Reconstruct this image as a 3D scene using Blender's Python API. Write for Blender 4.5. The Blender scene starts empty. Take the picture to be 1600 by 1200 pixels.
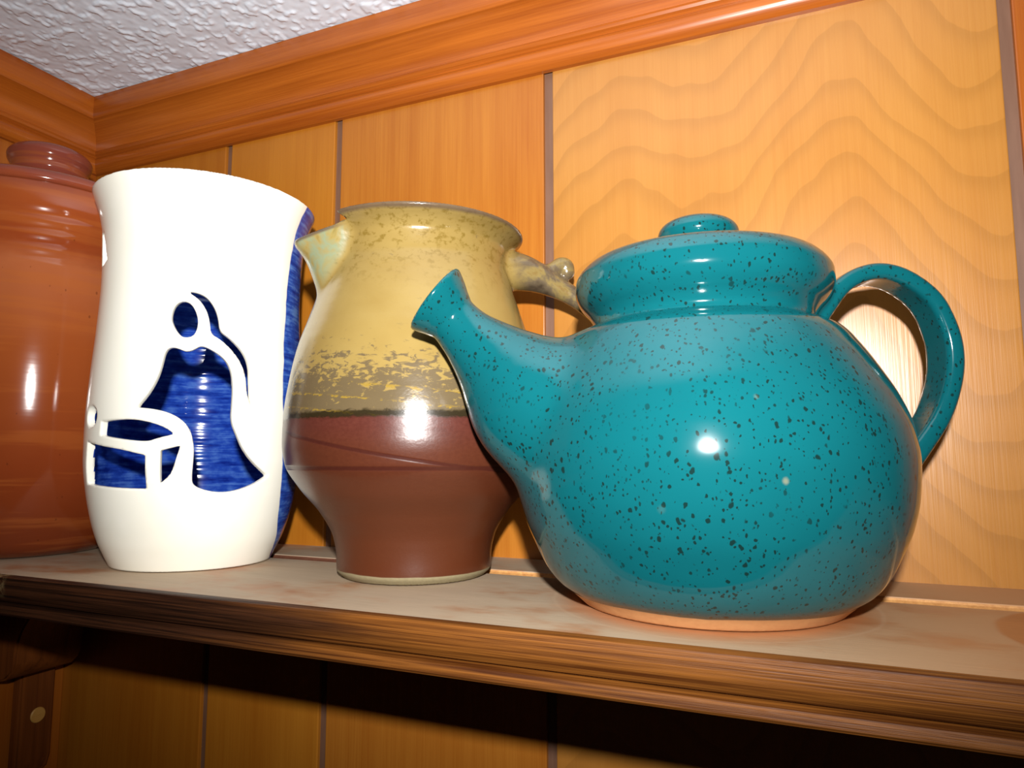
import bpy, bmesh, math, random
import numpy as np

# ------------------------------------------------------------------ camera, light, exposure
scene = bpy.context.scene
COL = scene.collection
cam_d = bpy.data.cameras.new('camera'); cam = bpy.data.objects.new('camera', cam_d); COL.objects.link(cam)
cam.location = (0.0, -0.40, 0.062)
cam.rotation_euler = (math.radians(90 + 6.10), 0.0, math.radians(22.87))
cam_d.sensor_fit = 'HORIZONTAL'; cam_d.sensor_width = 36.0
cam_d.lens = 1071.7 / 1600 * 36.0
cam_d.clip_start = 0.01
scene.camera = cam

world = bpy.data.worlds.new('room_ambient'); scene.world = world; world.use_nodes = True
wb = world.node_tree.nodes['Background']
wb.inputs['Color'].default_value = (1.0, 0.86, 0.72, 1); wb.inputs['Strength'].default_value = 0.008

# the photograph is lit by the flash just above the lens
fl_d = bpy.data.lights.new('camera_flash', 'SPOT'); fl = bpy.data.objects.new('camera_flash', fl_d); COL.objects.link(fl)
fl_d.energy = 18.5; fl_d.color = (1.0, 0.985, 0.965); fl_d.shadow_soft_size = 0.0075
fl_d.spot_size = math.radians(112); fl_d.spot_blend = 1.0
fl.location = (0.017, -0.440, 0.131)
fl.rotation_euler = (math.radians(90 + 12), 0.0, math.radians(21))

vs = scene.view_settings
vs.view_transform = 'Standard'; vs.look = 'None'; vs.gamma = 1.0; vs.use_curve_mapping = False
vs.exposure = 0.0

XC = -0.572           # inner corner of the two walls
ZC = 0.3702           # ceiling
R = math.radians

# ------------------------------------------------------------------ node helpers
class NT:
    def __init__(self, name):
        self.m = bpy.data.materials.new(name); self.m.use_nodes = True
        self.t = self.m.node_tree; self.b = self.t.nodes['Principled BSDF']
        self.gain = 1.0; self.oc = self.node('ShaderNodeTexCoord').outputs['Object']
    def node(self, typ, ins=None, **props):
        n = self.t.nodes.new(typ)
        for k, v in props.items(): setattr(n, k, v)
        for k, v in (ins or {}).items(): self.put(n.inputs[k], v)
        return n
    def put(self, sock, v):
        if isinstance(v, bpy.types.NodeSocket): self.t.links.new(v, sock)
        else:
            if isinstance(v, tuple) and len(v) == 3 and sock.type == 'RGBA': v = v + (1,)
            sock.default_value = v
    def math(self, op, a, b=0.0, c=0.0, clamp=False):
        n = self.node('ShaderNodeMath', {0: a, 1: b, 2: c}, operation=op); n.use_clamp = clamp; return n.outputs[0]
    def mix(self, f, a, b, mode='MIX'):
        n = self.node('ShaderNodeMix', data_type='RGBA', blend_type=mode)
        self.put(n.inputs[0], f); self.put(n.inputs[6], a); self.put(n.inputs[7], b); return n.outputs[2]
    def mapping(self, scale=(1, 1, 1), loc=(0, 0, 0), rot=(0, 0, 0), src=None):
        return self.node('ShaderNodeMapping', {'Vector': src or self.oc, 'Scale': scale, 'Location': loc, 'Rotation': rot}).outputs[0]
    def noise(self, vec, scale, detail=4.0, rough=0.55, dist=0.0):
        return self.node('ShaderNodeTexNoise', {'Vector': vec, 'Scale': scale, 'Detail': detail, 'Roughness': rough, 'Distortion': dist}).outputs[0]
    def voro(self, vec, scale, rnd=1.0):
        n = self.node('ShaderNodeTexVoronoi', {'Vector': vec, 'Scale': scale, 'Randomness': rnd}); return n.outputs['Distance'], n.outputs['Color']
    def step(self, v, lo, hi):        # smooth 0..1
        return self.node('ShaderNodeMapRange', {0: v, 1: lo, 2: hi, 3: 0.0, 4: 1.0}, interpolation_type='SMOOTHSTEP').outputs[0]
    def remap(self, v, a, b, c, d):
        return self.node('ShaderNodeMapRange', {0: v, 1: a, 2: b, 3: c, 4: d}).outputs[0]
    def xyz(self, src=None):
        return self.node('ShaderNodeSeparateXYZ', {0: src or self.oc}).outputs
    def ramp(self, f, stops):
        n = self.node('ShaderNodeValToRGB', {0: f}); cr = n.color_ramp
        while len(cr.elements) < len(stops): cr.elements.new(0.5)
        for e, (p, c) in zip(cr.elements, stops): e.position = p; e.color = tuple(c) + (1,)
        return n.outputs[0]
    def bump(self, h, strength, dist):
        return self.node('ShaderNodeBump', {'Height': h, 'Strength': strength, 'Distance': dist}).outputs[0]
    def done(self, color=None, rough=None, normal=None, **kw):
        if color is not None and self.gain != 1.0: g = self.gain; color = self.mix(1.0, color, g if isinstance(g, tuple) else (g, g, g), 'MULTIPLY')
        if color is not None: self.put(self.b.inputs['Base Color'], color)
        if rough is not None: self.put(self.b.inputs['Roughness'], rough)
        if normal is not None: self.put(self.b.inputs['Normal'], normal)
        for k, v in kw.items(): self.put(self.b.inputs[k.replace('_', ' ')], v)
        return self.m

def sc(r, g, b):     # sRGB 0..255 -> linear
    return tuple(((v / 255 / 12.92) if v / 255 <= 0.04045 else ((v / 255 + 0.055) / 1.055) ** 2.4) for v in (r, g, b))

# ------------------------------------------------------------------ materials
def wood(name, light, dark, axis='Z', seed=0.0, rough=0.32, streak=0.5, cathedral=None, coat=0.0, pore=0.25, spec=0.5, gain=1.0):
    N = NT(name); N.gain = gain
    al = {'X': (1, 0, 0), 'Y': (0, 1, 0), 'Z': (0, 0, 1)}[axis]
    def st(across, along): return tuple(along if a else across for a in al)
    v = N.mapping(st(1, 1), loc=(seed, seed * 1.7, seed * 0.6))
    fine = N.noise(N.mapping(st(900, 14), src=v), 1.0, 3.0, 0.6)
    mid = N.noise(N.mapping(st(160, 5), src=v), 1.0, 4.0, 0.6, 0.4)
    big = N.noise(N.mapping(st(18, 6), src=v), 1.0, 2.0, 0.5)
    f = N.math('ADD', N.math('MULTIPLY', mid, streak), N.math('MULTIPLY', big, 0.55))
    f = N.math('ADD', f, N.math('MULTIPLY', fine, pore))
    f = N.remap(f, 0.35 * (streak + .55 + pore), 0.72 * (streak + .55 + pore), 0.0, 1.0)
    col = N.mix(f, dark, light)
    if cathedral:
        x, y, z = N.xyz()[:3]
        wob = N.noise(N.mapping((14, 0, 7), loc=(seed, 0, 0)), 1.0, 2.0, 0.5)
        wob2 = N.noise(N.mapping((60, 0, 30)), 1.0, 2.0, 0.5)
        s1 = N.math('SINE', N.math('MULTIPLY_ADD', x, 48.0, cathedral))
        slope = N.math('MULTIPLY', N.math('POWER', N.math('ABSOLUTE', N.math('SUBTRACT', x, 0.035)), 1.0), 0.35)
        h = N.math('ADD', z, N.math('MULTIPLY', s1, -0.022))
        h = N.math('ADD', h, slope)
        h = N.math('ADD', h, N.math('MULTIPLY', wob, 0.07))
        h = N.math('ADD', h, N.math('MULTIPLY', wob2, 0.007))
        fr = N.math('FRACT', N.math('MULTIPLY', h, 38.0))
        line = N.math('MULTIPLY', N.step(fr, 0.0, 0.9), N.math('SUBTRACT', 1.0, N.step(fr, 0.94, 1.0)))
        line = N.math('POWER', line, 4.5)
        col = N.mix(N.math('MULTIPLY', line, 0.24), col, tuple(c * 0.55 for c in dark))
    bmp = N.bump(N.math('ADD', fine, mid), 0.06, 0.002)
    return N.done(col, rough, bmp, Coat_Weight=coat, Coat_Roughness=0.22, Specular_IOR_Level=spec)

PG = 0.72
PLANK_MATS = [
    wood('plank_amber', sc(208, 132, 40), sc(182, 104, 24), seed=1.3, streak=0.45, gain=PG),
    wood('plank_gold', sc(214, 138, 42), sc(190, 112, 28), seed=4.1, streak=0.35, gain=PG),
    wood('plank_straight_grain', sc(212, 136, 48), sc(184, 104, 28), seed=7.7, streak=0.7, pore=0.55, gain=PG),
    wood('plank_honey', sc(226, 158, 74), sc(210, 138, 56), seed=2.2, streak=0.28, cathedral=0.4, rough=0.30, pore=0.3, gain=PG * 0.84, coat=0.3),
    wood('plank_orange', sc(206, 122, 38), sc(174, 88, 22), seed=9.4, streak=0.5, gain=PG),
]
M_GROOVE = NT('groove_paint'); M_GROOVE = M_GROOVE.done(M_GROOVE.mix(M_GROOVE.noise(M_GROOVE.mapping((300, 300, 30)), 1.0), sc(98, 66, 48), sc(126, 92, 72)), 0.5)
M_CROWN_X = wood('crown_wood', sc(184, 102, 32), sc(136, 64, 14), 'X', 3.3, rough=0.30, streak=0.8, pore=0.6, gain=1.1)
M_CROWN_Y = wood('crown_wood_side', sc(182, 100, 30), sc(140, 66, 14), 'Y', 5.3, rough=0.30, streak=1.0, pore=0.2, gain=1.1)

def ceiling_mat():
    N = NT('stucco_white')
    n = N.noise(N.mapping((300, 300, 300)), 1.0, 3.0)
    return N.done(N.mix(n, sc(230, 240, 252), sc(238, 246, 255)), 0.85, Specular_IOR_Level=0.2)
M_CEIL = ceiling_mat()

def shelf_top_mat(name, axis):
    N = NT(name)
    sx = (6, 70, 70) if axis == 'X' else (70, 6, 70)
    x, y, z = N.xyz()[:3]
    grain = N.noise(N.mapping(sx), 1.0, 4.0, 0.6, 0.3)
    fine = N.noise(N.mapping((60, 700, 700) if axis == 'X' else (700, 60, 700)), 1.0, 2.0)
    blot = N.noise(N.mapping((16, 26, 20)), 1.0, 4.0, 0.6)
    wood_c = N.mix(grain, sc(136, 72, 30), sc(186, 116, 56))
    dust_c = N.mix(N.math('MULTIPLY_ADD', fine, 0.4, N.math('MULTIPLY', grain, 0.6)), sc(156, 136, 112), sc(198, 174, 146))
    dust_c = N.mix(N.step(x, -0.10, 0.10), dust_c, sc(184, 138, 94))
    dust = N.step(blot, 0.22, 0.52)
    # clean ring where the teapot stands, and a clean round mark further right
    def ring(cx, cy):
        dx = N.math('SUBTRACT', x, cx); dy = N.math('SUBTRACT', y, cy)
        return N.math('SQRT', N.math('ADD', N.math('MULTIPLY', dx, dx), N.math('MULTIPLY', dy, dy)))
    d1 = ring(-0.0402, -0.0850)
    wob = N.math('MULTIPLY', N.math('SUBTRACT', N.noise(N.mapping((14, 14, 1)), 1.0), 0.5), 0.006)
    d1 = N.math('ADD', d1, wob)
    near = N.math('SUBTRACT', 1.0, N.step(d1, 0.052, 0.073))
    line = N.math('MULTIPLY', N.step(d1, 0.0655, 0.067), N.math('SUBTRACT', 1.0, N.step(d1, 0.067, 0.0685)))
    d2 = ring(0.117, -0.098)
    mark = N.math('SUBTRACT', 1.0, N.step(N.math('ADD', d2, wob), 0.053, 0.056))
    dust = N.math('MULTIPLY', dust, N.math('SUBTRACT', 1.0, N.math('MULTIPLY', near, 0.75)))
    dust = N.math('MULTIPLY', dust, N.math('SUBTRACT', 1.0, N.math('MULTIPLY', mark, 0.75)))
    col = N.mix(dust, wood_c, dust_c)
    col = N.mix(N.math('MULTIPLY', line, 0.16), col, sc(205, 180, 150))
    # the routed groove shows rough raw wood
    gm = N.math('LESS_THAN', z, -0.0004)
    rawc = N.mix(N.noise(N.mapping((420, 420, 420)), 1.0, 3.0, 0.7), sc(150, 84, 36), sc(232, 178, 108))
    raw_dark = N.mix(N.noise(N.mapping((420, 420, 420)), 1.0, 3.0, 0.7), sc(70, 34, 20), sc(120, 74, 50))
    raw = N.mix(N.step(x, -0.25, -0.16), raw_dark, rawc)
    col = N.mix(gm, col, raw)
    rough = N.math('MULTIPLY_ADD', dust, 0.30, 0.36)
    return N.done(col, rough, N.bump(N.math('ADD', fine, grain), 0.10, 0.001))
M_SHELF = shelf_top_mat('dusty_shelf_wood', 'X')

def shelf_edge_mat(name, axis):
    N = NT(name); N.gain = 0.62
    x, y, z = N.xyz()[:3]
    g = N.noise(N.mapping((10, 500, 900) if axis == 'X' else (500, 10, 900)), 1.0, 4.0, 0.65, 0.2)
    b = N.noise(N.mapping((9, 9, 120)), 1.0, 3.0, 0.6)
    g = N.step(g, 0.30, 0.70)
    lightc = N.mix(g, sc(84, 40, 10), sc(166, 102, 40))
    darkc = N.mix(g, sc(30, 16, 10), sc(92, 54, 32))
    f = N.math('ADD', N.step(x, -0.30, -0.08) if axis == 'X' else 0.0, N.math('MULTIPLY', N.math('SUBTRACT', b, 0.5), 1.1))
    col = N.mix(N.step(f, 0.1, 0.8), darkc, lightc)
    if axis == 'X':   # pale rubbed patch by the corner
        p = N.math('MULTIPLY', N.math('SUBTRACT', 1.0, N.step(x, -0.391, -0.384)), N.step(N.noise(N.mapping((300, 300, 300)), 1.0), 0.35, 0.6))
        p = N.math('MULTIPLY', p, N.step(z, -0.012, -0.008))
        col = N.mix(N.math('MULTIPLY', p, 0.8), col, sc(190, 160, 110))
    return N.done(col, 0.5, N.bump(g, 0.3, 0.0006), Specular_IOR_Level=0.2)
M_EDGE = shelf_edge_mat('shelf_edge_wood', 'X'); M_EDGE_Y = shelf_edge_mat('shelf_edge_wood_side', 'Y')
M_BRACKET = wood('bracket_wood', sc(150, 82, 32), sc(84, 40, 14), 'Z', 6.1, rough=0.4, streak=0.8)
M_PLUG = wood('plug_wood', sc(226, 178, 96), sc(190, 136, 62), 'Y', 2.1, rough=0.5)

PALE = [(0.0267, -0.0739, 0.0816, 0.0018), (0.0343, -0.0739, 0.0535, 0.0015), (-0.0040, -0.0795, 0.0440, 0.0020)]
def teal_mat():
    N = NT('teal_speckled_glaze')
    x, y, z = N.xyz()[:3]
    base = N.mix(N.noise(N.mapping((14, 14, 14)), 1.0, 3.0), sc(6, 70, 77), sc(11, 87, 93))
    jit = N.mapping((1, 1, 1))
    def spots(scale, rmin, rmax, seed, squash=0.75):
        vec = N.mapping((1, 1, squash), loc=(seed, seed, seed))
        warp = N.node('ShaderNodeVectorMath', {0: vec, 1: N.node('ShaderNodeVectorMath', {0: N.node('ShaderNodeTexNoise', {'Vector': vec, 'Scale': 500.0, 'Detail': 1.0}).outputs[1], 3: 0.0016}, operation='SCALE').outputs[0]}, operation='ADD').outputs[0]
        d, c = N.voro(warp, scale)
        r = N.remap(N.xyz(c)[0], 0.0, 1.0, rmin, rmax)
        return N.math('SUBTRACT', 1.0, N.step(N.math('SUBTRACT', d, r), -0.05, 0.06))
    s1 = spots(430, -0.14, 0.33, 0.3); s2 = spots(270, -0.30, 0.24, 1.1); s3 = spots(680, -0.20, 0.34, 2.7)
    s = N.math('MAXIMUM', N.math('MAXIMUM', s1, s2), s3)
    clump = N.step(N.noise(N.mapping((30, 30, 30)), 1.0, 2.0), 0.30, 0.55)
    s = N.math('MULTIPLY', s, N.math('MULTIPLY_ADD', clump, 0.45, 0.5))
    col = N.mix(s, base, sc(14, 36, 34))
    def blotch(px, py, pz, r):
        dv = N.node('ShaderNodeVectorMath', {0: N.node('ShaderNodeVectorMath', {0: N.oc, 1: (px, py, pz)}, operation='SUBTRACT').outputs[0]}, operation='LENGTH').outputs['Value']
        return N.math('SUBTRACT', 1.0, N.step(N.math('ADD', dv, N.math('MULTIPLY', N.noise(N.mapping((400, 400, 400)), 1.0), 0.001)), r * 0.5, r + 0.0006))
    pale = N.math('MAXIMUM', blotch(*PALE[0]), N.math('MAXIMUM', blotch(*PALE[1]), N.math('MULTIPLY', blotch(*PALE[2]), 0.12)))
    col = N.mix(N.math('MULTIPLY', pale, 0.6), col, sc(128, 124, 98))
    zz = N.math('ADD', z, N.math('MULTIPLY', N.math('SUBTRACT', N.noise(N.mapping((30, 30, 30)), 1.0), 0.5), 0.002))
    foot = N.math('SUBTRACT', 1.0, N.step(zz, 0.0048, 0.0054))
    clay = N.mix(N.noise(N.mapping((300, 300, 300)), 1.0), sc(186, 132, 84), sc(214, 164, 110))
    edge = N.math('MULTIPLY', N.step(zz, 0.0050, 0.0056), N.math('SUBTRACT', 1.0, N.step(zz, 0.0056, 0.0068)))
    col = N.mix(N.math('MULTIPLY', edge, 0.7), col, sc(84, 74, 48))
    col = N.mix(foot, col, clay)
    rough = N.math('MULTIPLY_ADD', foot, 0.5, 0.10)
    return N.done(col, rough, N.bump(N.noise(N.mapping((60, 60, 60)), 1.0, 2.0), 0.03, 0.004), Specular_IOR_Level=0.55)
M_TEAL = teal_mat()

def jug_mat():
    N = NT('ochre_and_rust_glaze'); N.gain = (0.47, 0.505, 0.50)
    x, y, z = N.xyz()[:3]
    blob = N.noise(N.mapping((190, 190, 400)), 1.0, 3.5, 0.65, 0.6)
    soft = N.noise(N.mapping((25, 25, 40)), 1.0, 3.0)
    fine = N.noise(N.mapping((500, 500, 700)), 1.0, 2.0)
    ochre = N.mix(soft, sc(176, 138, 70), sc(206, 172, 104))
    # rusty olive flecks near the rim
    fl = N.math('MULTIPLY', N.step(N.noise(N.mapping((240, 240, 300)), 1.0, 3.0, 0.7), 0.50, 0.66), N.step(z, 0.135, 0.172))
    ochre = N.mix(N.math('MULTIPLY', fl, 0.6), ochre, sc(138, 104, 22))
    brown = N.mix(soft, sc(118, 96, 66), sc(146, 122, 90))
    # ochre breaks into streaks towards the dark line
    thr = N.remap(z, 0.082, 0.124, 0.72, 0.27)
    ml = N.step(N.math('SUBTRACT', blob, thr), -0.05, 0.06)
    up = N.mix(ml, brown, ochre)
    streak = N.math('SINE', N.math('MULTIPLY_ADD', N.math('ADD', z, N.math('MULTIPLY', x, 0.10)), 900.0, N.math('MULTIPLY', blob, 5.0)))
    sm = N.math('MULTIPLY', N.step(streak, 0.86, 0.98), N.step(blob, 0.45, 0.6))
    sm = N.math('MULTIPLY', sm, N.math('SUBTRACT', 1.0, N.step(z, 0.092, 0.10)))
    up = N.mix(sm, up, sc(190, 150, 60))
    rust = N.mix(N.math('MULTIPLY_ADD', fine, 0.5, N.math('MULTIPLY', soft, 0.5)), sc(92, 42, 28), sc(128, 66, 42))
    rust = N.mix(N.step(z, 0.035, 0.062), sc(116, 56, 30), rust)
    rust = N.mix(N.step(z, 0.062, 0.08), rust, N.mix(fine, sc(96, 42, 34), sc(126, 64, 52)))
    sp = N.math('ADD', z, N.math('MULTIPLY', x, 0.18))
    def ln(v, c, w): return N.math('SUBTRACT', 1.0, N.step(N.math('ABSOLUTE', N.math('SUBTRACT', v, c)), w * 0.3, w))
    lines = N.math('MAXIMUM', ln(sp, 0.0665, 0.0013), ln(z, 0.0565, 0.0014))
    rust = N.mix(N.math('MULTIPLY', lines, 0.55), rust, sc(70, 24, 26))
    zb = N.math('ADD', z, N.math('MULTIPLY', N.math('SUBTRACT', blob, 0.5), 0.004))
    col = N.mix(N.step(zb, 0.0800, 0.0812), rust, up)
    dk = ln(zb, 0.0815, 0.0024)
    col = N.mix(N.math('MULTIPLY', dk, 0.9), col, sc(46, 36, 18))
    # the handle and rim break to brown-grey
    brk = N.step(N.math('ADD', z, N.math('MULTIPLY', soft, 0.002)), 0.1822, 0.1838)
    col = N.mix(N.math('MULTIPLY', brk, 0.85), col, sc(118, 92, 78))
    sp_ = N.node('ShaderNodeAttribute', attribute_name='spout_glaze').outputs['Fac']; hd_ = N.node('ShaderNodeAttribute', attribute_name='handle_glaze').outputs['Fac']
    n = N.noise(N.mapping((70, 70, 50)), 1.0, 3.0, 0.6, 0.6)
    sg = N.ramp(n, [(0.30, sc(160, 122, 54)), (0.42, sc(196, 166, 100)), (0.55, sc(172, 178, 142)), (0.66, sc(196, 166, 96)), (0.78, sc(96, 92, 30))])
    a = N.math('ADD', N.math('MULTIPLY', x, math.cos(R(232))), N.math('MULTIPLY', y, math.sin(R(232))))
    lipz = N.math('ADD', z, N.math('MULTIPLY', N.math('SUBTRACT', a, 0.045), 0.36))
    sg = N.mix(N.math('MULTIPLY', N.step(lipz, 0.1785, 0.1800), 0.85), sg, sc(122, 98, 84))
    col = N.mix(sp_, col, sg)
    n2 = N.noise(N.mapping((60, 60, 60)), 1.0, 4.0, 0.6, 0.5)
    hg_ = N.ramp(n2, [(0.30, sc(92, 74, 58)), (0.48, sc(134, 112, 88)), (0.58, sc(180, 150, 92)), (0.72, sc(146, 100, 40))])
    col = N.mix(hd_, col, hg_)
    foot = N.math('SUBTRACT', 1.0, N.step(N.math('MULTIPLY_ADD', N.math('SUBTRACT', soft, 0.5), 0.002, z), 0.0040, 0.0046))
    col = N.mix(foot, col, N.mix(fine, sc(176, 154, 114), sc(206, 184, 142)))
    r = N.math('MULTIPLY_ADD', N.step(zb, 0.080, 0.081), -0.08, 0.29)
    r = N.math('MULTIPLY_ADD', foot, 0.5, r)
    rings = N.math('SINE', N.math('MULTIPLY', z, 1100.0))
    bm = N.bump(N.math('ADD', N.math('MULTIPLY', lines, -1.2), N.math('ADD', N.math('MULTIPLY', rings, 0.06), N.math('MULTIPLY', fine, 0.35))), 0.22, 0.0006)
    return N.done(col, r, bm)
M_JUG = jug_mat()
def vase_outer_mat():
    N = NT('cream_and_blue_glaze')
    x, y, z = N.xyz()[:3]
    az = N.math('ARCTAN2', y, x)
    n = N.noise(N.mapping((60, 60, 60)), 1.0, 3.0)
    cream = N.mix(n, sc(246, 243, 226), sc(250, 248, 236))
    fc = N.node('ShaderNodeFloatCurve', {'Value': N.remap(z, 0.0, 0.22, 0.0, 1.0)})
    cu = fc.mapping.curves[0]; pts = [(0.0, .28), (.06, .20), (.136, .115), (.41, .05), (.55, .062), (.71, .094), (.84, .125), (1.0, .18)]
    while len(cu.points) < len(pts): cu.points.new(0.5, 0.5)
    for pt, q in zip(cu.points, pts): pt.location = q
    fc.mapping.update()
    thr = N.math('MULTIPLY_ADD', fc.outputs[0], 100 * math.pi / 180, N.math('MULTIPLY', N.math('SUBTRACT', n, 0.5), 0.05))
    b = N.step(N.math('SUBTRACT', az, thr), -0.01, 0.01)
    b2 = N.math('SUBTRACT', 1.0, N.step(az, -2.72, -2.70))
    bl = N.mix(1.0, blue_color(N), (1.7, 1.6, 1.25), 'MULTIPLY')
    return N.done(N.mix(N.math('MAXIMUM', b, b2), cream, bl), 0.16)
def blue_color(N):
    st = N.noise(N.mapping((30, 30, 420)), 1.0, 3.0, 0.6)
    n = N.noise(N.mapping((120, 120, 200)), 1.0, 3.0, 0.6)
    f = N.math('MULTIPLY_ADD', st, 0.6, N.math('MULTIPLY', n, 0.4))
    return N.ramp(f, [(0.36, sc(14, 34, 120)), (0.50, sc(30, 64, 158)), (0.64, sc(70, 108, 184))])
M_VASE = vase_outer_mat()
def vase_in_mat():
    N = NT('cobalt_blue_glaze')
    z = N.xyz()[2]
    rings = N.math('MULTIPLY', N.math('SINE', N.math('MULTIPLY_ADD', N.noise(N.mapping((6, 6, 90)), 1.0, 2.0), 14.0, N.math('MULTIPLY', z, 420.0))), N.noise(N.mapping((10, 10, 60), loc=(3, 1, 2)), 1.0, 1.0))
    return N.done(blue_color(N), 0.10, N.bump(rings, 0.45, 0.0008))
M_VASEIN = vase_in_mat()

def jar_mat():
    N = NT('rust_brown_glaze'); N.gain = 0.85
    z = N.xyz()[2]
    st = N.noise(N.mapping((8, 8, 120)), 1.0, 3.0, 0.6)
    n = N.noise(N.mapping((30, 30, 40)), 1.0, 3.0)
    zz = N.math('ADD', z, N.math('MULTIPLY', N.math('SUBTRACT', n, 0.5), 0.03))
    col = N.ramp(N.remap(zz, 0.0, 0.28, 0, 1), [(0.0, sc(118, 50, 22)), (0.2, sc(140, 62, 28)), (0.45, sc(160, 80, 36)), (0.63, sc(176, 98, 58)), (0.69, sc(148, 66, 30)), (0.80, sc(160, 78, 36)), (0.86, sc(138, 66, 50)), (1.0, sc(134, 66, 52))])  # mauve at the shoulder is the ceiling's reflection, put into the colour
    col = N.mix(N.math('MULTIPLY', N.step(st, 0.5, 0.62), 0.35), col, sc(182, 100, 44))
    d, c = N.voro(N.mapping((1, 1, 0.6)), 220)
    sp = N.math('SUBTRACT', 1.0, N.step(N.math('SUBTRACT', d, N.remap(N.xyz(c)[0], 0, 1, -0.25, 0.14)), -0.03, 0.04))
    col = N.mix(N.math('MULTIPLY', sp, 0.45), col, sc(80, 32, 16))
    return N.done(col, 0.11, N.bump(st, 0.04, 0.001))
M_JAR = jar_mat()

# ------------------------------------------------------------------ mesh helpers
def link(name, me, mat, parent=None, smooth=True):
    o = bpy.data.objects.new(name, me); COL.objects.link(o)
    if mat: me.materials.append(mat)
    if smooth: me.polygons.foreach_set('use_smooth', [True] * len(me.polygons))
    if parent: o.parent = parent
    return o
def tag(o, label=None, cat=None, kind=None, group=None):
    if label: o['label'] = label
    if cat: o['category'] = cat
    if kind: o['kind'] = kind
    if group: o['group'] = group
    return o
def empty(name, loc):
    o = bpy.data.objects.new(name, None); o.location = loc; o.empty_display_size = 0.02; COL.objects.link(o); return o
def mesh_np(name, v, f):
    me = bpy.data.meshes.new(name); v = np.asarray(v, np.float32); f = np.asarray(f, np.int32)
    me.vertices.add(len(v)); me.vertices.foreach_set('co', v.ravel())
    k = f.shape[1]; me.loops.add(f.size); me.loops.foreach_set('vertex_index', f.ravel())
    me.polygons.add(len(f)); me.polygons.foreach_set('loop_start', np.arange(0, f.size, k, dtype=np.int32))
    me.update(calc_edges=True); me.validate(); return me
def box_mesh(name, lo, hi, bevel=0.0):
    bm = bmesh.new(); bmesh.ops.create_cube(bm, size=1)
    for v in bm.verts: v.co = [lo[i] + (v.co[i] + .5) * (hi[i] - lo[i]) for i in range(3)]
    if bevel: bmesh.ops.bevel(bm, geom=bm.edges[:], offset=bevel, segments=2, affect='EDGES', profile=0.5)
    me = bpy.data.meshes.new(name); bm.to_mesh(me); bm.free(); return me
def prism_mesh(name, rings):
    """rings: list of closed loops (same count) of 3D points, capped at both ends."""
    bm = bmesh.new(); vr = [[bm.verts.new(p) for p in r] for r in rings]; n = len(rings[0])
    for a, b in zip(vr[:-1], vr[1:]):
        for i in range(n): bm.faces.new((a[i], a[(i + 1) % n], b[(i + 1) % n], b[i]))
    bm.faces.new(vr[0][::-1]); bm.faces.new(vr[-1])
    bmesh.ops.recalc_face_normals(bm, faces=bm.faces[:])
    me = bpy.data.meshes.new(name); bm.to_mesh(me); bm.free(); return me
def sharp(o, deg=35):
    me = o.data; me.polygons.foreach_set('use_smooth', [True] * len(me.polygons))
    me.set_sharp_from_angle(angle=R(deg))
def lathe(name, prof, seg=128):
    prof = np.asarray(prof, float); a = np.linspace(0, 2 * np.pi, seg, endpoint=False)
    v = np.stack([prof[:, :1] * np.cos(a), prof[:, :1] * np.sin(a), np.repeat(prof[:, 1:2], seg, 1)], -1).reshape(-1, 3)
    f = []; n = len(prof)
    for i in range(n - 1):
        for j in range(seg):
            k = (j + 1) % seg; f.append((i * seg + j, i * seg + k, (i + 1) * seg + k, (i + 1) * seg + j))
    bm = bmesh.new(); bv = [bm.verts.new(p) for p in v]
    for q in f: bm.faces.new([bv[i] for i in q])
    bmesh.ops.remove_doubles(bm, verts=bm.verts[:], dist=1e-6)
    bmesh.ops.recalc_face_normals(bm, faces=bm.faces[:])
    me = bpy.data.meshes.new(name); bm.to_mesh(me); bm.free(); return me

def pchip(zs, rs, zz):
    zs = np.asarray(zs, float); rs = np.asarray(rs, float); h = np.diff(zs); d = np.diff(rs) / h
    m = np.zeros(len(zs)); m[0] = d[0]; m[-1] = d[-1]
    for i in range(1, len(zs) - 1):
        if d[i - 1] * d[i] > 0:
            w1 = 2 * h[i] + h[i - 1]; w2 = h[i] + 2 * h[i - 1]; m[i] = (w1 + w2) / (w1 / d[i - 1] + w2 / d[i])
    i = np.clip(np.searchsorted(zs, zz) - 1, 0, len(zs) - 2); t = (zz - zs[i]) / h[i]
    return (2*t**3-3*t**2+1)*rs[i] + (t**3-2*t**2+t)*h[i]*m[i] + (-2*t**3+3*t**2)*rs[i+1] + (t**3-t**2)*h[i]*m[i+1]
def smooth_profile(zs, rs, step=0.0012):
    zz = np.arange(zs[0], zs[-1], step); zz = np.append(zz, zs[-1]); return np.stack([pchip(zs, rs, zz), zz], 1)

# signed distance fields, meshed with surface nets
def poly_sdf_grid(poly, rmax, z0, z1, h=0.0004):
    poly = np.asarray(poly, float); rs = np.arange(-0.01, rmax, h); zs = np.arange(z0, z1, h)
    P = np.stack(np.meshgrid(rs, zs, indexing='ij'), -1).reshape(-1, 2)
    return poly_sdf(poly, P).reshape(len(rs), len(zs)), (-0.01, z0, h)
def poly_sdf(poly, P):
    d2 = np.full(len(P), 1e9); ins = np.zeros(len(P), bool); n = len(poly)
    for i in range(n):
        a = poly[i]; b = poly[(i + 1) % n]; e = b - a; w = P - a
        t = np.clip((w @ e) / (e @ e + 1e-18), 0, 1)
        q0 = w[:, 0] - t * e[0]; q1 = w[:, 1] - t * e[1]
        d2 = np.minimum(d2, q0 * q0 + q1 * q1)
        if a[1] != b[1]:
            c = ((a[1] > P[:, 1]) != (b[1] > P[:, 1]))
            xi = a[0] + (P[:, 1] - a[1]) / (b[1] - a[1]) * e[0]; ins ^= c & (P[:, 0] < xi)
    return np.where(ins, -1, 1) * np.sqrt(d2)
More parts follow.
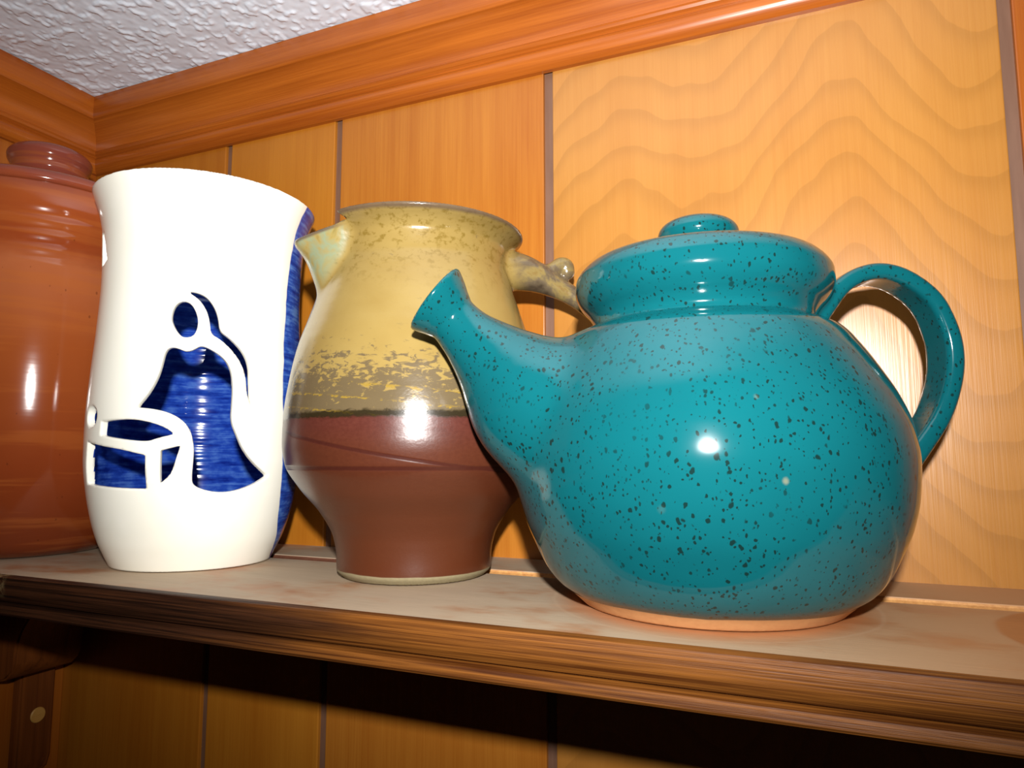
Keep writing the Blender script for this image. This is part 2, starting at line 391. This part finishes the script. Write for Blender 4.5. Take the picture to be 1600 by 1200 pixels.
def lut(grid, meta, a, b):
    a0, b0, h = meta; u = np.clip((a - a0) / h, 0, grid.shape[0] - 1.001); v = np.clip((b - b0) / h, 0, grid.shape[1] - 1.001)
    i = u.astype(int); j = v.astype(int); u = u - i; v = v - j
    return grid[i, j]*(1-u)*(1-v) + grid[i+1, j]*u*(1-v) + grid[i, j+1]*(1-u)*v + grid[i+1, j+1]*u*v
def revolve_sdf(poly, rmax, z0, z1):
    g, m = poly_sdf_grid(poly, rmax, z0, z1)
    return lambda P: lut(g, m, np.hypot(P[:, 0], P[:, 1]), P[:, 2])
def resample(pts, n):
    pts = np.asarray(pts, float); t = np.linspace(0, 1, len(pts)); tt = np.linspace(0, 1, n)
    # Catmull-Rom through the control points
    out = []
    P = np.vstack([2 * pts[0] - pts[1], pts, 2 * pts[-1] - pts[-2]])
    for s in tt * (len(pts) - 1):
        i = min(int(s), len(pts) - 2); u = s - i; p0, p1, p2, p3 = P[i:i + 4]
        out.append(0.5 * (2*p1 + (p2-p0)*u + (2*p0-5*p1+4*p2-p3)*u*u + (3*p1-p0-3*p2+p3)*u**3))
    return np.array(out)
def chain_sdf(ctrl, n, pad=0.03):
    """ctrl rows x,y,z,r: union of spheres on a smooth path."""
    S = resample(ctrl, n); lo = (S[:, :3] - S[:, 3:]).min(0) - pad; hi = (S[:, :3] + S[:, 3:]).max(0) + pad
    def f(P):
        out = np.full(len(P), 0.03); m = ((P > lo) & (P < hi)).all(1); Q = P[m]; d = np.full(len(Q), 1e3)
        for s in S: d = np.minimum(d, np.sqrt(((Q - s[:3]) ** 2).sum(1)) - s[3])
        out[m] = np.minimum(d, 0.03); return out
    return f
def ribbon_sdf(path, az, halfw, halft, n, pad=0.02, rnd=0.003, org=(0, 0)):
    """strap whose centreline (rad,z[,scale]) lies in the vertical plane at azimuth az through the axis."""
    S = resample(path, n); u = np.array([math.cos(az), math.sin(az)]); w = np.array([-u[1], u[0]])
    def f(P):
        a = P[:, 0] * u[0] + P[:, 1] * u[1]; b = P[:, 0] * w[0] + P[:, 1] * w[1]; z = P[:, 2]
        out = np.full(len(P), 0.03)
        m = (np.abs(b) < halfw * 1.8 + pad) & (a > S[:, 0].min() - pad) & (a < S[:, 0].max() + pad) & (z > S[:, 1].min() - pad) & (z < S[:, 1].max() + pad)
        a, b, z = a[m], np.abs(b[m]), z[m]; d = np.full(len(a), 1e9); sc_ = np.ones(len(a))
        for p, q in zip(S[:-1], S[1:]):
            e = q[:2] - p[:2]; t = np.clip(((a - p[0]) * e[0] + (z - p[1]) * e[1]) / (e @ e + 1e-12), 0, 1)
            dd = np.hypot(a - p[0] - t * e[0], z - p[1] - t * e[1]); k = dd < d
            d = np.where(k, dd, d); sc_ = np.where(k, p[2] + t * (q[2] - p[2]), sc_)
        qx = b - halfw * sc_ + rnd; qy = d - halft * sc_ + rnd
        o = np.hypot(np.maximum(qx, 0), np.maximum(qy, 0)) + np.minimum(np.maximum(qx, qy), 0) - rnd
        out[m] = np.minimum(o, 0.03); return out
    return f
def smin(a, b, k):
    h = np.maximum(k - np.abs(a - b), 0) / k; return np.minimum(a, b) - h * h * h * k / 6
def smax(a, b, k): return -smin(-a, -b, k)

def surface_nets(f, lo, hi, h):
    ax = [np.arange(lo[i], hi[i] + h, h) for i in range(3)]; n = [len(a) for a in ax]
    V = np.empty(n, np.float32)
    for i, x in enumerate(ax[0]):
        yy, zz = np.meshgrid(ax[1], ax[2], indexing='ij')
        V[i] = f(np.stack([np.full(yy.size, x), yy.ravel(), zz.ravel()], 1)).reshape(n[1], n[2])
    S = V < 0
    c = [S[i:n[0]-1+i, j:n[1]-1+j, k:n[2]-1+k] for i in (0, 1) for j in (0, 1) for k in (0, 1)]
    cnt = sum(a.astype(np.int8) for a in c); act = (cnt > 0) & (cnt < 8)
    I = np.argwhere(act); idx = np.full(act.shape, -1, np.int32); idx[act] = np.arange(len(I))
    off = np.array([(i, j, k) for i in (0, 1) for j in (0, 1) for k in (0, 1)])
    vals = np.stack([V[I[:, 0] + o[0], I[:, 1] + o[1], I[:, 2] + o[2]] for o in off], 1)
    acc = np.zeros((len(I), 3)); num = np.zeros(len(I))
    for a in range(8):
        for b in range(a + 1, 8):
            if np.abs(off[a] - off[b]).sum() != 1: continue
            va, vb = vals[:, a], vals[:, b]; m = (va < 0) != (vb < 0)
            t = np.where(m, va / np.where(m, va - vb, 1), 0)
            acc += np.where(m[:, None], off[a] + t[:, None] * (off[b] - off[a]), 0); num += m
    P = np.array(lo) + (I + acc / num[:, None]) * h
    quads = []
    for d in range(3):
        e1, e2 = [(1, 2), (2, 0), (0, 1)][d]
        sl = [slice(None)] * 3; sl2 = [slice(None)] * 3; sl[d] = slice(0, n[d] - 1); sl2[d] = slice(1, n[d])
        A = S[tuple(sl)]; B = S[tuple(sl2)]; E = np.argwhere(A != B)
        E = E[(E[:, e1] > 0) & (E[:, e2] > 0) & (E[:, e1] < n[e1] - 1) & (E[:, e2] < n[e2] - 1)]
        flip = A[tuple(E.T)]
        def cell(o1, o2):
            Q = E.copy(); Q[:, e1] += o1; Q[:, e2] += o2; return idx[tuple(Q.T)]
        q = np.stack([cell(-1, -1), cell(0, -1), cell(0, 0), cell(-1, 0)], 1)
        q[~flip] = q[~flip][:, ::-1]; quads.append(q)
    F = np.vstack(quads)
    def grad(P, e):
        return np.stack([f(P + e * np.eye(3)[i]) - f(P - e * np.eye(3)[i]) for i in range(3)], 1) / (2 * e)
    for _ in range(2):
        g = grad(P, 0.0006); P = P - np.clip(f(P), -h, h)[:, None] * g / np.maximum((g * g).sum(1), 0.2)[:, None]
    g = grad(P, 0.0009); nrm = g / np.maximum(np.linalg.norm(g, axis=1), 1e-9)[:, None]
    return P, F, nrm
def split_parts(P, F, nrm, labels, specs, root, attrs=None):
    """specs: {label: (name, material)}; every label becomes a mesh of its own under root."""
    made = {}
    for lab, (name, mat) in specs.items():
        f = F[labels == lab]
        if not len(f): continue
        u, inv = np.unique(f, return_inverse=True); f = inv.reshape(-1, 4)
        me = mesh_np(name, P[u], f); o = link(name, me, mat, root)
        for an, av in (attrs or {}).items(): me.attributes.new(an, 'FLOAT', 'POINT').data.foreach_set('value', av[u].astype(np.float32))
        me.normals_split_custom_set_from_vertices(nrm[u].tolist()); made[lab] = o
    return made

# ------------------------------------------------------------------ the room
rng = np.random.default_rng(7)
ZB = -0.75   # lower end of what is built of the walls
tag(link('wall_back', box_mesh('wall_back', (XC - 0.02, 0.0028, ZB), (0.95, 0.02, ZC)), M_GROOVE, smooth=False), 'honey wood plank panelled wall behind the shelf', kind='structure')
wall_back = bpy.data.objects['wall_back']
GR = [-0.4167, -0.3092, -0.1434, 0.1043, 0.2120, 0.3780, 0.6230, 0.95]
GW = 0.0031
edges = [XC] + GR
pm = [0, 1, 2, 3, 4, 0, 1, 2]
for i in range(len(edges) - 1):
    a = edges[i] + (GW if i else -0.002); b = edges[i + 1] - GW
    o = link('plank', box_mesh('plank', (a, 0.0, ZB), (b, 0.0035, ZC), 0.0007), PLANK_MATS[pm[i]], wall_back, smooth=False)
wl = tag(link('wall_left', box_mesh('wall_left', (XC - 0.02, -1.0, ZB), (XC - 0.0028, 0.0028, ZC)), M_GROOVE, smooth=False), 'wood plank panelled side wall left of the corner', kind='structure')
yE = [0.0, -0.19, -0.30, -0.465, -0.71, -1.0]
for i in range(5):
    b = yE[i] - (GW if i else 0); a = yE[i + 1] + GW
    link('plank', box_mesh('plank', (XC - 0.0035, a, ZB), (XC, b, ZC), 0.0007), PLANK_MATS[[4, 1, 2, 0, 4][i]], wl, smooth=False)

# stucco ceiling: lumps are real relief
def vnoise(x, y, cell, seed):
    r = np.random.default_rng(seed).random((256, 256)); u = x / cell; v = y / cell
    i = np.floor(u).astype(int); j = np.floor(v).astype(int); u = u - i; v = v - j
    u = u*u*u*(u*(u*6-15)+10); v = v*v*v*(v*(v*6-15)+10); g = lambda a, b: r[a % 256, b % 256]
    return g(i,j)*(1-u)*(1-v) + g(i+1,j)*u*(1-v) + g(i,j+1)*(1-u)*v + g(i+1,j+1)*u*v
xs = np.concatenate([np.arange(XC - 0.02, -0.10, 0.0011), np.arange(-0.10, 0.95, 0.012)])
ys = np.concatenate([np.arange(0.02, -0.34, -0.0011), np.arange(-0.34, -1.2, -0.012)])
gx, gy = np.meshgrid(xs, ys, indexing='ij')
wx = gx + 0.003 * (vnoise(gx, gy, 0.006, 11) - .5); wy = gy + 0.003 * (vnoise(gx, gy, 0.006, 12) - .5)
n1 = vnoise(wx, wy, 0.0052, 1) * 0.48 + vnoise(wx, wy, 0.0030, 2) * 0.36 + vnoise(wx, wy, 0.0018, 3) * 0.16
lump = np.clip((n1 - 0.52) / 0.20, 0, 1); lump = lump * lump * (3 - 2 * lump)
disp = 0.0009 * lump + 0.0004 * vnoise(wx, wy, 0.004, 5) + 0.0012 * vnoise(gx, gy, 0.03, 6)
nx, ny = gx.shape
ii = np.arange(nx * ny).reshape(nx, ny)
cf = np.stack([ii[:-1, :-1], ii[:-1, 1:], ii[1:, 1:], ii[1:, :-1]], -1).reshape(-1, 4)
ceil = link('ceiling', mesh_np('ceiling', np.stack([gx, gy, ZC + 0.0018 - disp], -1).reshape(-1, 3), cf), M_CEIL)
tag(ceil, 'white lumpy stucco ceiling', kind='structure')

def mitred(name, prof, axis, far, mat, parent=None, start=0.0):
    """extrude a (out, z) profile along the back wall ('X') or the left wall ('Y'), mitred in the corner."""
    if axis == 'X': rings = [[(XC + d, -d, z) for d, z in prof], [(far, -d, z) for d, z in prof]]
    else: rings = [[(XC + d, -d, z) for d, z in prof], [(XC + d, far, z) for d, z in prof]]
    o = link(name, prism_mesh(name, rings), mat, parent); sharp(o, 28); return o
CROWN = [(0.0, .3118), (.0035, .3118), (.0052, .3128), (.0075, .3155), (.0088, .3185), (.0086, .3215), (.0072, .3240), (.0062, .3250),
         (.0072, .3258), (.0090, .3266), (.0098, .3282), (.0092, .3298), (.0082, .3306), (.0086, .3340), (.0098, .3378), (.0118, .3415), (.0145, .3450), (.0176, .3482), (.0200, .3502),
         (.0226, .3510), (.0236, .3530), (.0240, .3580), (.0236, ZC), (0.0, ZC)]
tag(mitred('trim_1', CROWN, 'X', 0.95, M_CROWN_X), 'reddish wood crown moulding along the back wall', kind='structure')
tag(mitred('trim_2', CROWN, 'Y', -1.0, M_CROWN_Y), 'wood crown moulding along the left wall', kind='structure')

# ------------------------------------------------------------------ the shelf, turning the corner
shelf = empty('wall_shelf', (0, 0, 0))
tag(shelf, 'dusty brown wooden wall shelf with moulded front edge and plate groove, carrying the pottery', 'shelf')
def cove(c, w, dep, n=9):
    return [(c + w / 2 * math.cos(t), -dep * math.sin(t)) for t in np.linspace(math.pi, 0, n)]
board = [(0, -.0185), (0, 0)] + cove(.0506, .0142, .0032) + [(.1600, 0), (.1600, -.0185)]
mitred('shelf_board', board, 'X', 0.95, M_SHELF, shelf)
mitred('shelf_board', board, 'Y', -1.0, M_SHELF, shelf)
nose = [(.1600, 0), (.1636, 0), (.1647, -.0005), (.1651, -.0016), (.1651, -.0078), (.1647, -.0092), (.1640, -.0112), (.1626, -.0130), (.1605, -.0138), (.1600, -.0138)]
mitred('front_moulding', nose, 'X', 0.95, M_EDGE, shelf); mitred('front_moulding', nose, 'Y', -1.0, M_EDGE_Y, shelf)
low = [(.1500, -.0185), (.1600, -.0185), (.1600, -.0142), (.1618, -.0146), (.1634, -.0154), (.1640, -.0166), (.1640, -.0190), (.1632, -.0201), (.1500, -.0201)]
mitred('lower_moulding', low, 'X', 0.95, M_EDGE, shelf); mitred('lower_moulding', low, 'Y', -1.0, M_EDGE_Y, shelf)

# bracket on the left wall, under the shelf
br = empty('shelf_bracket', (XC, -0.027, -0.185))
tag(br, 'dark wooden bracket with a pale screw plug under the left end of the shelf', 'bracket')
def ext(name, prof, y0, y1, mat, parent, bev=0.0015):
    me = prism_mesh(name, [[(d, y, z + 0.185) for d, z in prof] for y in (y0, y1)])
    bm = bmesh.new(); bm.from_mesh(me)
    bmesh.ops.bevel(bm, geom=[e for e in bm.edges if e.is_manifold and e.calc_face_angle(0) > 0.6], offset=bev, segments=2, affect='EDGES'); bm.to_mesh(me); bm.free()
    o = link(name, me, mat, parent); sharp(o, 40); return o
arm = [(0, -.0201), (.120, -.0201), (.120, -.030)] + [(.036 + .084 * (1 - math.sin(t)), -.030 - .052 * (1 - math.cos(t))) for t in np.linspace(0.15, math.pi / 2, 9)] + \
      [(.036, -.088), (.033, -.095), (.026, -.101), (.016, -.1035), (0, -.1035)]
ext('arm', arm, -.036, .016, M_BRACKET, br)
stem = [(0, -.1035), (.010, -.1035), (.010, -.172), (.007, -.182), (0, -.185)]
stm = ext('stem', stem, -.0135, .0135, M_BRACKET, br)
pl = lathe('screw_plug', [(0, .0112), (.0052, .0112), (.0058, .0106), (.0058, .0), (0, 0)], 32)
plo = link('screw_plug', pl, M_PLUG, stm); plo.rotation_euler = (0, R(90), 0); plo.location = (0.0, 0.001, .185 - .139); sharp(plo)
plo['label'] = 'pale round screw plug'

# ------------------------------------------------------------------ teal teapot
TC = (-0.0402, -0.0850)
tz = np.array([0, .0045, .0085, .015, .024, .0345, .0466, .0601, .0721, .0841, .0961, .1066, .1141, .1179])
tr = np.array([.0535, .0585, .0640, .0692, .0737, .0780, .0806, .0815, .0801, .0761, .0698, .0632, .0570, .0500])
prof = smooth_profile(tz, tr)
neck = smooth_profile(np.array([.1180, .1205, .1240, .1275, .1310, .1347, .1393, .1432, .1460]), np.array([.0478, .0474, .0490, .0520, .0542, .0553, .0551, .0532, .0505]))
tip = [(.0486, .1473), (.0466, .1481), (.0445, .1483), (.0428, .1476), (.0424, .1462), (.0424, .1420), (0, .1420)]
tea_poly = np.vstack([[(0, 0)], prof, neck, tip]); tea_poly[0] = (-0.02, 0); tea_poly = np.vstack([tea_poly[:-1], [(-0.02, .1420)]])
fb = revolve_sdf(tea_poly, 0.16, -0.02, 0.20)
aS = R(207.5); aH = R(22)
def pol(rad, z, az): return (rad * math.cos(az), rad * math.sin(az), z)
sp_ctrl = [(.0600, .0740, .0300), (.0713, .0822, .0300), (.0800, .0905, .0250), (.0870, .0976, .0203), (.0955, .1060, .0156), (.1032, .1135, .0124), (.1106, .1214, .0113), (.1161, .1269, .0138), (.1201, .1309, .0163), (.1231, .1339, .0180)]
fs0 = chain_sdf([pol(a, z, aS) + (r,) for a, z, r in sp_ctrl], 60)
hole_ctrl = [(.1000, .1100, .0070), (.1106, .1214, .0076), (.1161, .1269, .0102), (.1211, .1319, .0134), (.1256, .1364, .0160)]
fh0 = chain_sdf([pol(a, z, aS) + (r,) for a, z, r in hole_ctrl], 30)
A = np.array(pol(.1089, .1426, aS)); Bp = np.array(pol(.1290, .1165, aS))
mid_ = (A + Bp) / 2; nn = np.array(pol(.0261, .0201, aS)); nn /= np.linalg.norm(nn)
def f_spout(P):
    d = fs0(P); d = smax(d, (P - mid_) @ nn, 0.003); return smax(d, -fh0(P), 0.002)
hp = [(.045, .1170, 1.25), (.0525, .1265, 1.05), (.0610, .1366, .98), (.0705, .1418, .95), (.0800, .1426, .95), (.0900, .1388, .95), (.1000, .1298, .96), (.1055, .1165, .98), (.1068, .1040, 1.0), (.1045, .0910, 1.0), (.0990, .0780, 1.02), (.0895, .0650, 1.08), (.0780, .0520, 1.25)]
f_handle = ribbon_sdf(hp, aH, .0098, .0038, 70)
def f_tea(P):
    d = smin(fb(P), f_spout(P), 0.016); return smin(d, f_handle(P), 0.006)
Pv, Fv, Nv = surface_nets(f_tea, (-.150, -.105, -.004), (.118, .105, .156), 0.0014)
fc = Pv[Fv].mean(1)
lab = np.argmin(np.stack([fb(fc), f_spout(fc), f_handle(fc)]), 0)
tp = empty('teapot', TC + (0.0004,)); tp.scale = (1.016, 1.016, 1.008); tag(tp, 'round teal speckled stoneware teapot with spout, loop handle and knobbed lid', 'teapot')
split_parts(Pv, Fv, Nv, lab, {0: ('body', M_TEAL), 1: ('spout', M_TEAL), 2: ('handle', M_TEAL)}, tp)
lid = link('lid', lathe('lid', [(0, .1432), (.0405, .1432), (.0412, .1438), (.0412, .1475), (.0400, .1485), (.030, .1500), (.012, .1514), (0, .1516)]), M_TEAL, tp); sharp(lid, 50)
kz = np.linspace(0, math.pi, 25)
kn = link('knob', lathe('knob', [(0, .1490), (.0115, .1490), (.0112, .1533)] + [(.0178 * math.sin(t) ** 0.62 * (1.0 if t < 1.57 else 1.0), .1612 - .0076 * math.cos(t)) for t in kz[6:]] ), M_TEAL, lid)

# ------------------------------------------------------------------ ochre and rust jug
JC = (-0.1946, -0.0731)
jz = np.array([0, .0037, .011, .0202, .033, .0458, .0587, .0697, .0825, .1008, .1192, .1338, .1467, .1577, .1668, .1742, .1790, .1815])
jr = np.array([.0372, .0408, .0411, .0429, .0500, .0608, .0685, .0700, .0698, .0676, .0639, .0591, .0548, .0511, .0486, .0488, .0520, .0560])
jp = smooth_profile(jz, jr)
jrim = [(.0574, .1824), (.0583, .1832), (.0582, .1842), (.0570, .1847), (.0553, .1842)]
jin = smooth_profile(np.array([.006, .02, .045, .07, .10, .13, .15, .165, .175, .181]), np.array([.030, .037, .055, .064, .0615, .054, .0470, .042, .0420, .0475]), .002)[::-1]
j_poly = np.vstack([[(-0.02, 0)], jp, jrim, jin, [(-0.02, .006)]])
jb0 = revolve_sdf(j_poly, 0.14, -0.02, 0.23)
aJ = R(232); aK = R(30)
uJ = np.array([math.cos(aJ), math.sin(aJ)]); wJ = np.array([-uJ[1], uJ[0]])
sp_out = []; sp_in = []
for k in range(4):
    s = k / 3.0      # fans of spheres: from the root low on the neck to the beak
    e = np.array([.0625, .1730]) * s + np.array([.040, .184]) * (1 - s); a0 = np.array([.0450, .1400])
    rr0 = .0065; rr1 = .0235 * (1 - s) + .0058 * s
    sp_out.append(chain_sdf([pol(*(a0 + (e - a0) * np.array([t ** 2.3, t])), aJ) + (rr0 + (rr1 - rr0) * t,) for t in np.linspace(0, 1, 7)], 16))
    sp_in.append(chain_sdf([pol(*(a0 + (e - a0) * np.array([t ** 2.3, t]) + np.array([-.0005, .0075])), aJ) + (max(.0012, rr0 - .0045 + (rr1 - rr0) * t),) for t in np.linspace(.1, 1.15, 6)], 16))
def lip(P):       # plane of the pouring lip, falling towards the beak
    a = P[:, 0] * uJ[0] + P[:, 1] * uJ[1]; return (P[:, 2] - (.1812 - (a - .045) * 0.36)) * .94
def f_jspout(P):
    d = sp_out[0](P)
    for g in sp_out[1:]: d = smin(d, g(P), 0.006)
    c = sp_in[0](P)
    for g in sp_in[1:]: c = smin(c, g(P), 0.006)
    d = smax(d, lip(P), 0.002); return d, c
hj = [(.044, .1670, .0118), (.0555, .1672, .0108), (.0660, .1645, .0088), (.0750, .1605, .0070), (.0850, .1555, .0058), (.0950, .1490, .0054), (.1050, .1395, .0054), (.1110, .1270, .0055), (.1125, .1120, .0056), (.1080, .0960, .0058), (.0980, .0830, .0064), (.0840, .0735, .0072), (.0640, .0670, .0090)]
fk = chain_sdf([pol(a, z, aK) + (r,) for a, z, r in hj], 70)
ft = chain_sdf([pol(a, z, aK) + (r,) for a, z, r in [(.0700, .1640, .0050), (.0760, .1685, .0046), (.0810, .1716, .0048), (.0838, .1710, .0048), (.0845, .1680, .0046)]], 16)
def parts_jug(P):
    so, si = f_jspout(P)
    a = P[:, 0] * uJ[0] + P[:, 1] * uJ[1]; b = np.abs(P[:, 0] * wJ[0] + P[:, 1] * wJ[1])
    throat = np.maximum(np.maximum(b - .0235, .030 - a), -lip(P))
    body = smax(jb0(P), -throat, 0.0015)
    return body, so, si, smin(fk(P), ft(P), 0.004)
def f_jug(P):
    body, so, si, hd = parts_jug(P)
    inner = np.hypot(P[:, 0], P[:, 1]) - .046      # keep the spout wall out of the jug's mouth
    so = smax(so, -np.maximum(inner, .150 - P[:, 2]), 0.002)
    d = smin(body, so, 0.004); d = smax(d, -si, 0.002); return smin(d, hd, 0.006)
Pv, Fv, Nv = surface_nets(f_jug, (-.085, -.085, -.004), (.112, .080, .190), 0.0013)
fc = Pv[Fv].mean(1); b_, s_, i_, h_ = parts_jug(fc)
lab = np.argmin(np.stack([b_, np.where((s_ < .0015) | ((i_ < .0015) & (s_ < .004)), s_ - .0006, 1), h_]), 0)
pb, ps, pi_, ph = parts_jug(Pv)
ss = lambda v, a, b: (lambda t: t * t * (3 - 2 * t))(np.clip((v - a) / (b - a), 0, 1))
sg = ss(pb - np.minimum(ps, np.abs(pi_) + .001), -.001, .006); hg_ = ss(pb - ph, .0, .012)
jg = empty('jug', JC + (0.0004,)); tag(jg, 'stoneware jug with ochre top and rust brown lower half, between vase and teapot', 'jug')
split_parts(Pv, Fv, Nv, lab, {0: ('body', M_JUG), 1: ('spout', M_JUG), 2: ('handle', M_JUG)}, jg, {'spout_glaze': sg, 'handle_glaze': hg_})

# ------------------------------------------------------------------ cream vase with cut-out figure
VC = (-0.3412, -0.0857)
vz = np.array([0, .0065, .0153, .0283, .0436, .061, .0829, .109, .1352, .1635, .1919, .2071, .2172])
vr = np.array([.0440, .0472, .0511, .0549, .0579, .0599, .0602, .0591, .0575, .0565, .0575, .0604, .0638])
vp = smooth_profile(vz, vr); TH = 0.0042
vin = np.stack([vp[:, 0] - TH, vp[:, 1]], 1); vin = vin[vin[:, 1] > .008][::-1]
v_poly = np.vstack([[(-0.02, 0)], vp, [(.0642, .2178), (.0636, .2184), (.0618, .2184)], vin, [(-0.02, .0085)]])
vb = revolve_sdf(v_poly, 0.10, -0.02, 0.25)
HOLES = [
 [(-53.0,.1464),(-49.2,.1446),(-46.4,.139),(-45.7,.1337),(-47.2,.1274),(-52.3,.1257),(-55.7,.1285),(-58.5,.133),(-59.8,.1368),(-58.8,.1422),(-56.5,.1454)],
 [(-52.2,.1519),(-47.7,.1517),(-42.0,.1496),(-37.5,.1438),(-35.4,.1377),(-34.6,.1307),(-29.0,.1274),(-21.3,.1203),(-17.8,.1128),(-17.6,.1048),(-17.0,.0939),(-16.8,.0889),(-19.5,.0969),(-20.4,.1078),(-23.6,.1153),(-28.9,.1219),(-34.8,.1268),(-39.0,.1287),(-39.8,.1349),(-41.2,.141),(-45.4,.1477)],
 [(-61.4,.1184),(-58.4,.1206),(-54.2,.1197),(-50.8,.1181),(-46.8,.1197),(-43.6,.1222),(-37.3,.1196),(-30.9,.115),(-27.7,.1087),(-26.7,.0995),(-27.0,.0902),(-27.3,.0811),(-23.9,.0736),(-19.8,.0652),(-12.9,.0576),(-3.4,.051),(-11.6,.0467),(-22.5,.0433),(-31.2,.0426),(-39.5,.0443),(-44.7,.0471),(-45.1,.0512),(-44.7,.06),(-44.7,.0673),(-46.7,.0761),(-51.5,.082),(-58.1,.0856),(-66.3,.0874),(-74.1,.088),(-68.3,.0951),(-64.1,.1041),(-62.5,.1116)],
 [(-95.5,.0807),(-77.7,.0819),(-67.3,.0804),(-59.0,.0775),(-54.3,.0739),(-62.8,.0716),(-66.8,.0699),(-78.7,.0709),(-96.1,.0733)],
 [(-110.0,.0700),(-93.3,.0673),(-81.7,.0658),(-67.9,.0626),(-67.8,.0542),(-67.2,.0452),(-82.0,.0454),(-112,.047)],
 [(-60.5,.0651),(-51.2,.0677),(-53.1,.06),(-55.1,.0525),(-60.4,.0478)],
 [(-107 + 6.5 * math.cos(t), .0838 + .0060 * math.sin(t)) for t in np.linspace(0, 2 * math.pi, 12, endpoint=False)],
 [(-109.5, .1738), (-113, .182), (-117, .191), (-122, .191), (-123.5, .181), (-123.5, .1725), (-116, .1715)],
]
RA = 0.0585   # arc length radius
hg = None
def chaikin(pg):
    out = []; n = len(pg)
    for i in range(n):
        a, b, c = pg[i - 1], pg[i], pg[(i + 1) % n]; u = b - a; v = c - b
        ca = (u @ v) / (np.linalg.norm(u) * np.linalg.norm(v))
        if ca < 0.45: out.append(b)                      # keep true corners
        else: out += [b - u * 0.25, b + v * 0.25]
    return np.array(out)
for H in HOLES:
    pg = chaikin(chaikin(chaikin(np.array([(R(a) * RA, z) for a, z in H]))))
    aa = np.arange(-2.75 * RA, 0.25 * RA, 0.0004); zz = np.arange(.03, .21, .0004)
    Q = np.stack(np.meshgrid(aa, zz, indexing='ij'), -1).reshape(-1, 2)
    g = poly_sdf(pg, Q).reshape(len(aa), len(zz)); hg = g if hg is None else np.minimum(hg, g)
hm = (-2.75 * RA, .03, .0004)
def f_holes(P):
    az = np.arctan2(P[:, 1], P[:, 0]); ok = (az > -2.7) & (az < .2) & (P[:, 2] > .032) & (P[:, 2] < .205) & (np.hypot(P[:, 0], P[:, 1]) > .03)
    return np.where(ok, lut(hg, hm, az * RA, P[:, 2]), 0.02)
def f_vase(P): return smax(vb(P), -f_holes(P), 0.0012)
Pv, Fv, Nv = surface_nets(f_vase, (-.068, -.068, -.004), (.068, .068, .222), 0.0011)
fc = Pv[Fv].mean(1); rad = np.hypot(fc[:, 0], fc[:, 1]); ro = pchip(vz, vr, np.clip(fc[:, 2], 0, .2172))
fn = Nv[Fv].mean(1); outw = (fn[:, 0] * fc[:, 0] + fn[:, 1] * fc[:, 1]) / np.maximum(rad, 1e-6)
inside = ((rad < ro - TH + 0.0012) & (outw < -0.5) & (fc[:, 2] < .216)) | ((fc[:, 2] < .0105) & (fc[:, 2] > .005) & (rad < ro - 0.003))
va = empty('vase', VC + (0.0004,)); tag(va, 'tall cream vase with cut-out robed figure and cobalt blue inside', 'vase')
split_parts(Pv, Fv, Nv, inside.astype(int), {0: ('pierced_wall', M_VASE), 1: ('inner_glaze', M_VASEIN)}, va)
for c in va.children:
    if c.name.startswith('inner'): c['label'] = 'cobalt blue glazed inside'

# ------------------------------------------------------------------ rust brown lidded jar in the corner
JRC = (-0.4868, -0.0945)
jrz = np.array([0, .004, .012, .03, .06, .09, .12, .15, .172, .180, .1835, .188, .1925, .197, .2015, .206, .2105, .216, .222, .2275, .2315])
jrr = np.array([.0470, .0545, .0605, .0690, .0765, .0792, .0796, .0790, .0781, .0778, .0770, .0774, .0765, .0770, .0762, .0767, .0760, .0768, .0765, .0753, .0735])
rp = smooth_profile(jrz, jrr)
jar = empty('lidded_jar', JRC + (0.0004,)); tag(jar, 'big glossy rust brown lidded jar standing in the corner left of the vase', 'jar')
link('body', lathe('body', np.vstack([[(0, 0)], rp, [(.0715, .2320), (0, .2320)]])), M_JAR, jar)
jl = link('lid', lathe('lid', [(0, .2321), (.0718, .2321), (.0734, .2332), (.0738, .2350), (.0733, .2370), (.0718, .2392), (.0690, .2410), (.0640, .2424), (.058, .2436), (.045, .2452), (.032, .2466), (.0215, .2482), (.0185, .2505), (.0185, .2530), (0, .2530)]), M_JAR, jar); sharp(jl, 60)
kp = smooth_profile(np.array([.2515, .2545, .2580, .2612, .2635, .2660, .2690, .2720, .2752, .2780, .2800, .2812]), np.array([.0180, .0190, .0222, .0238, .0234, .0240, .0254, .0258, .0242, .0200, .0140, .0060]), .0006)
link('knob', lathe('knob', np.vstack([[(0, .2515)], kp, [(0, .2815)]])), M_JAR, jl)
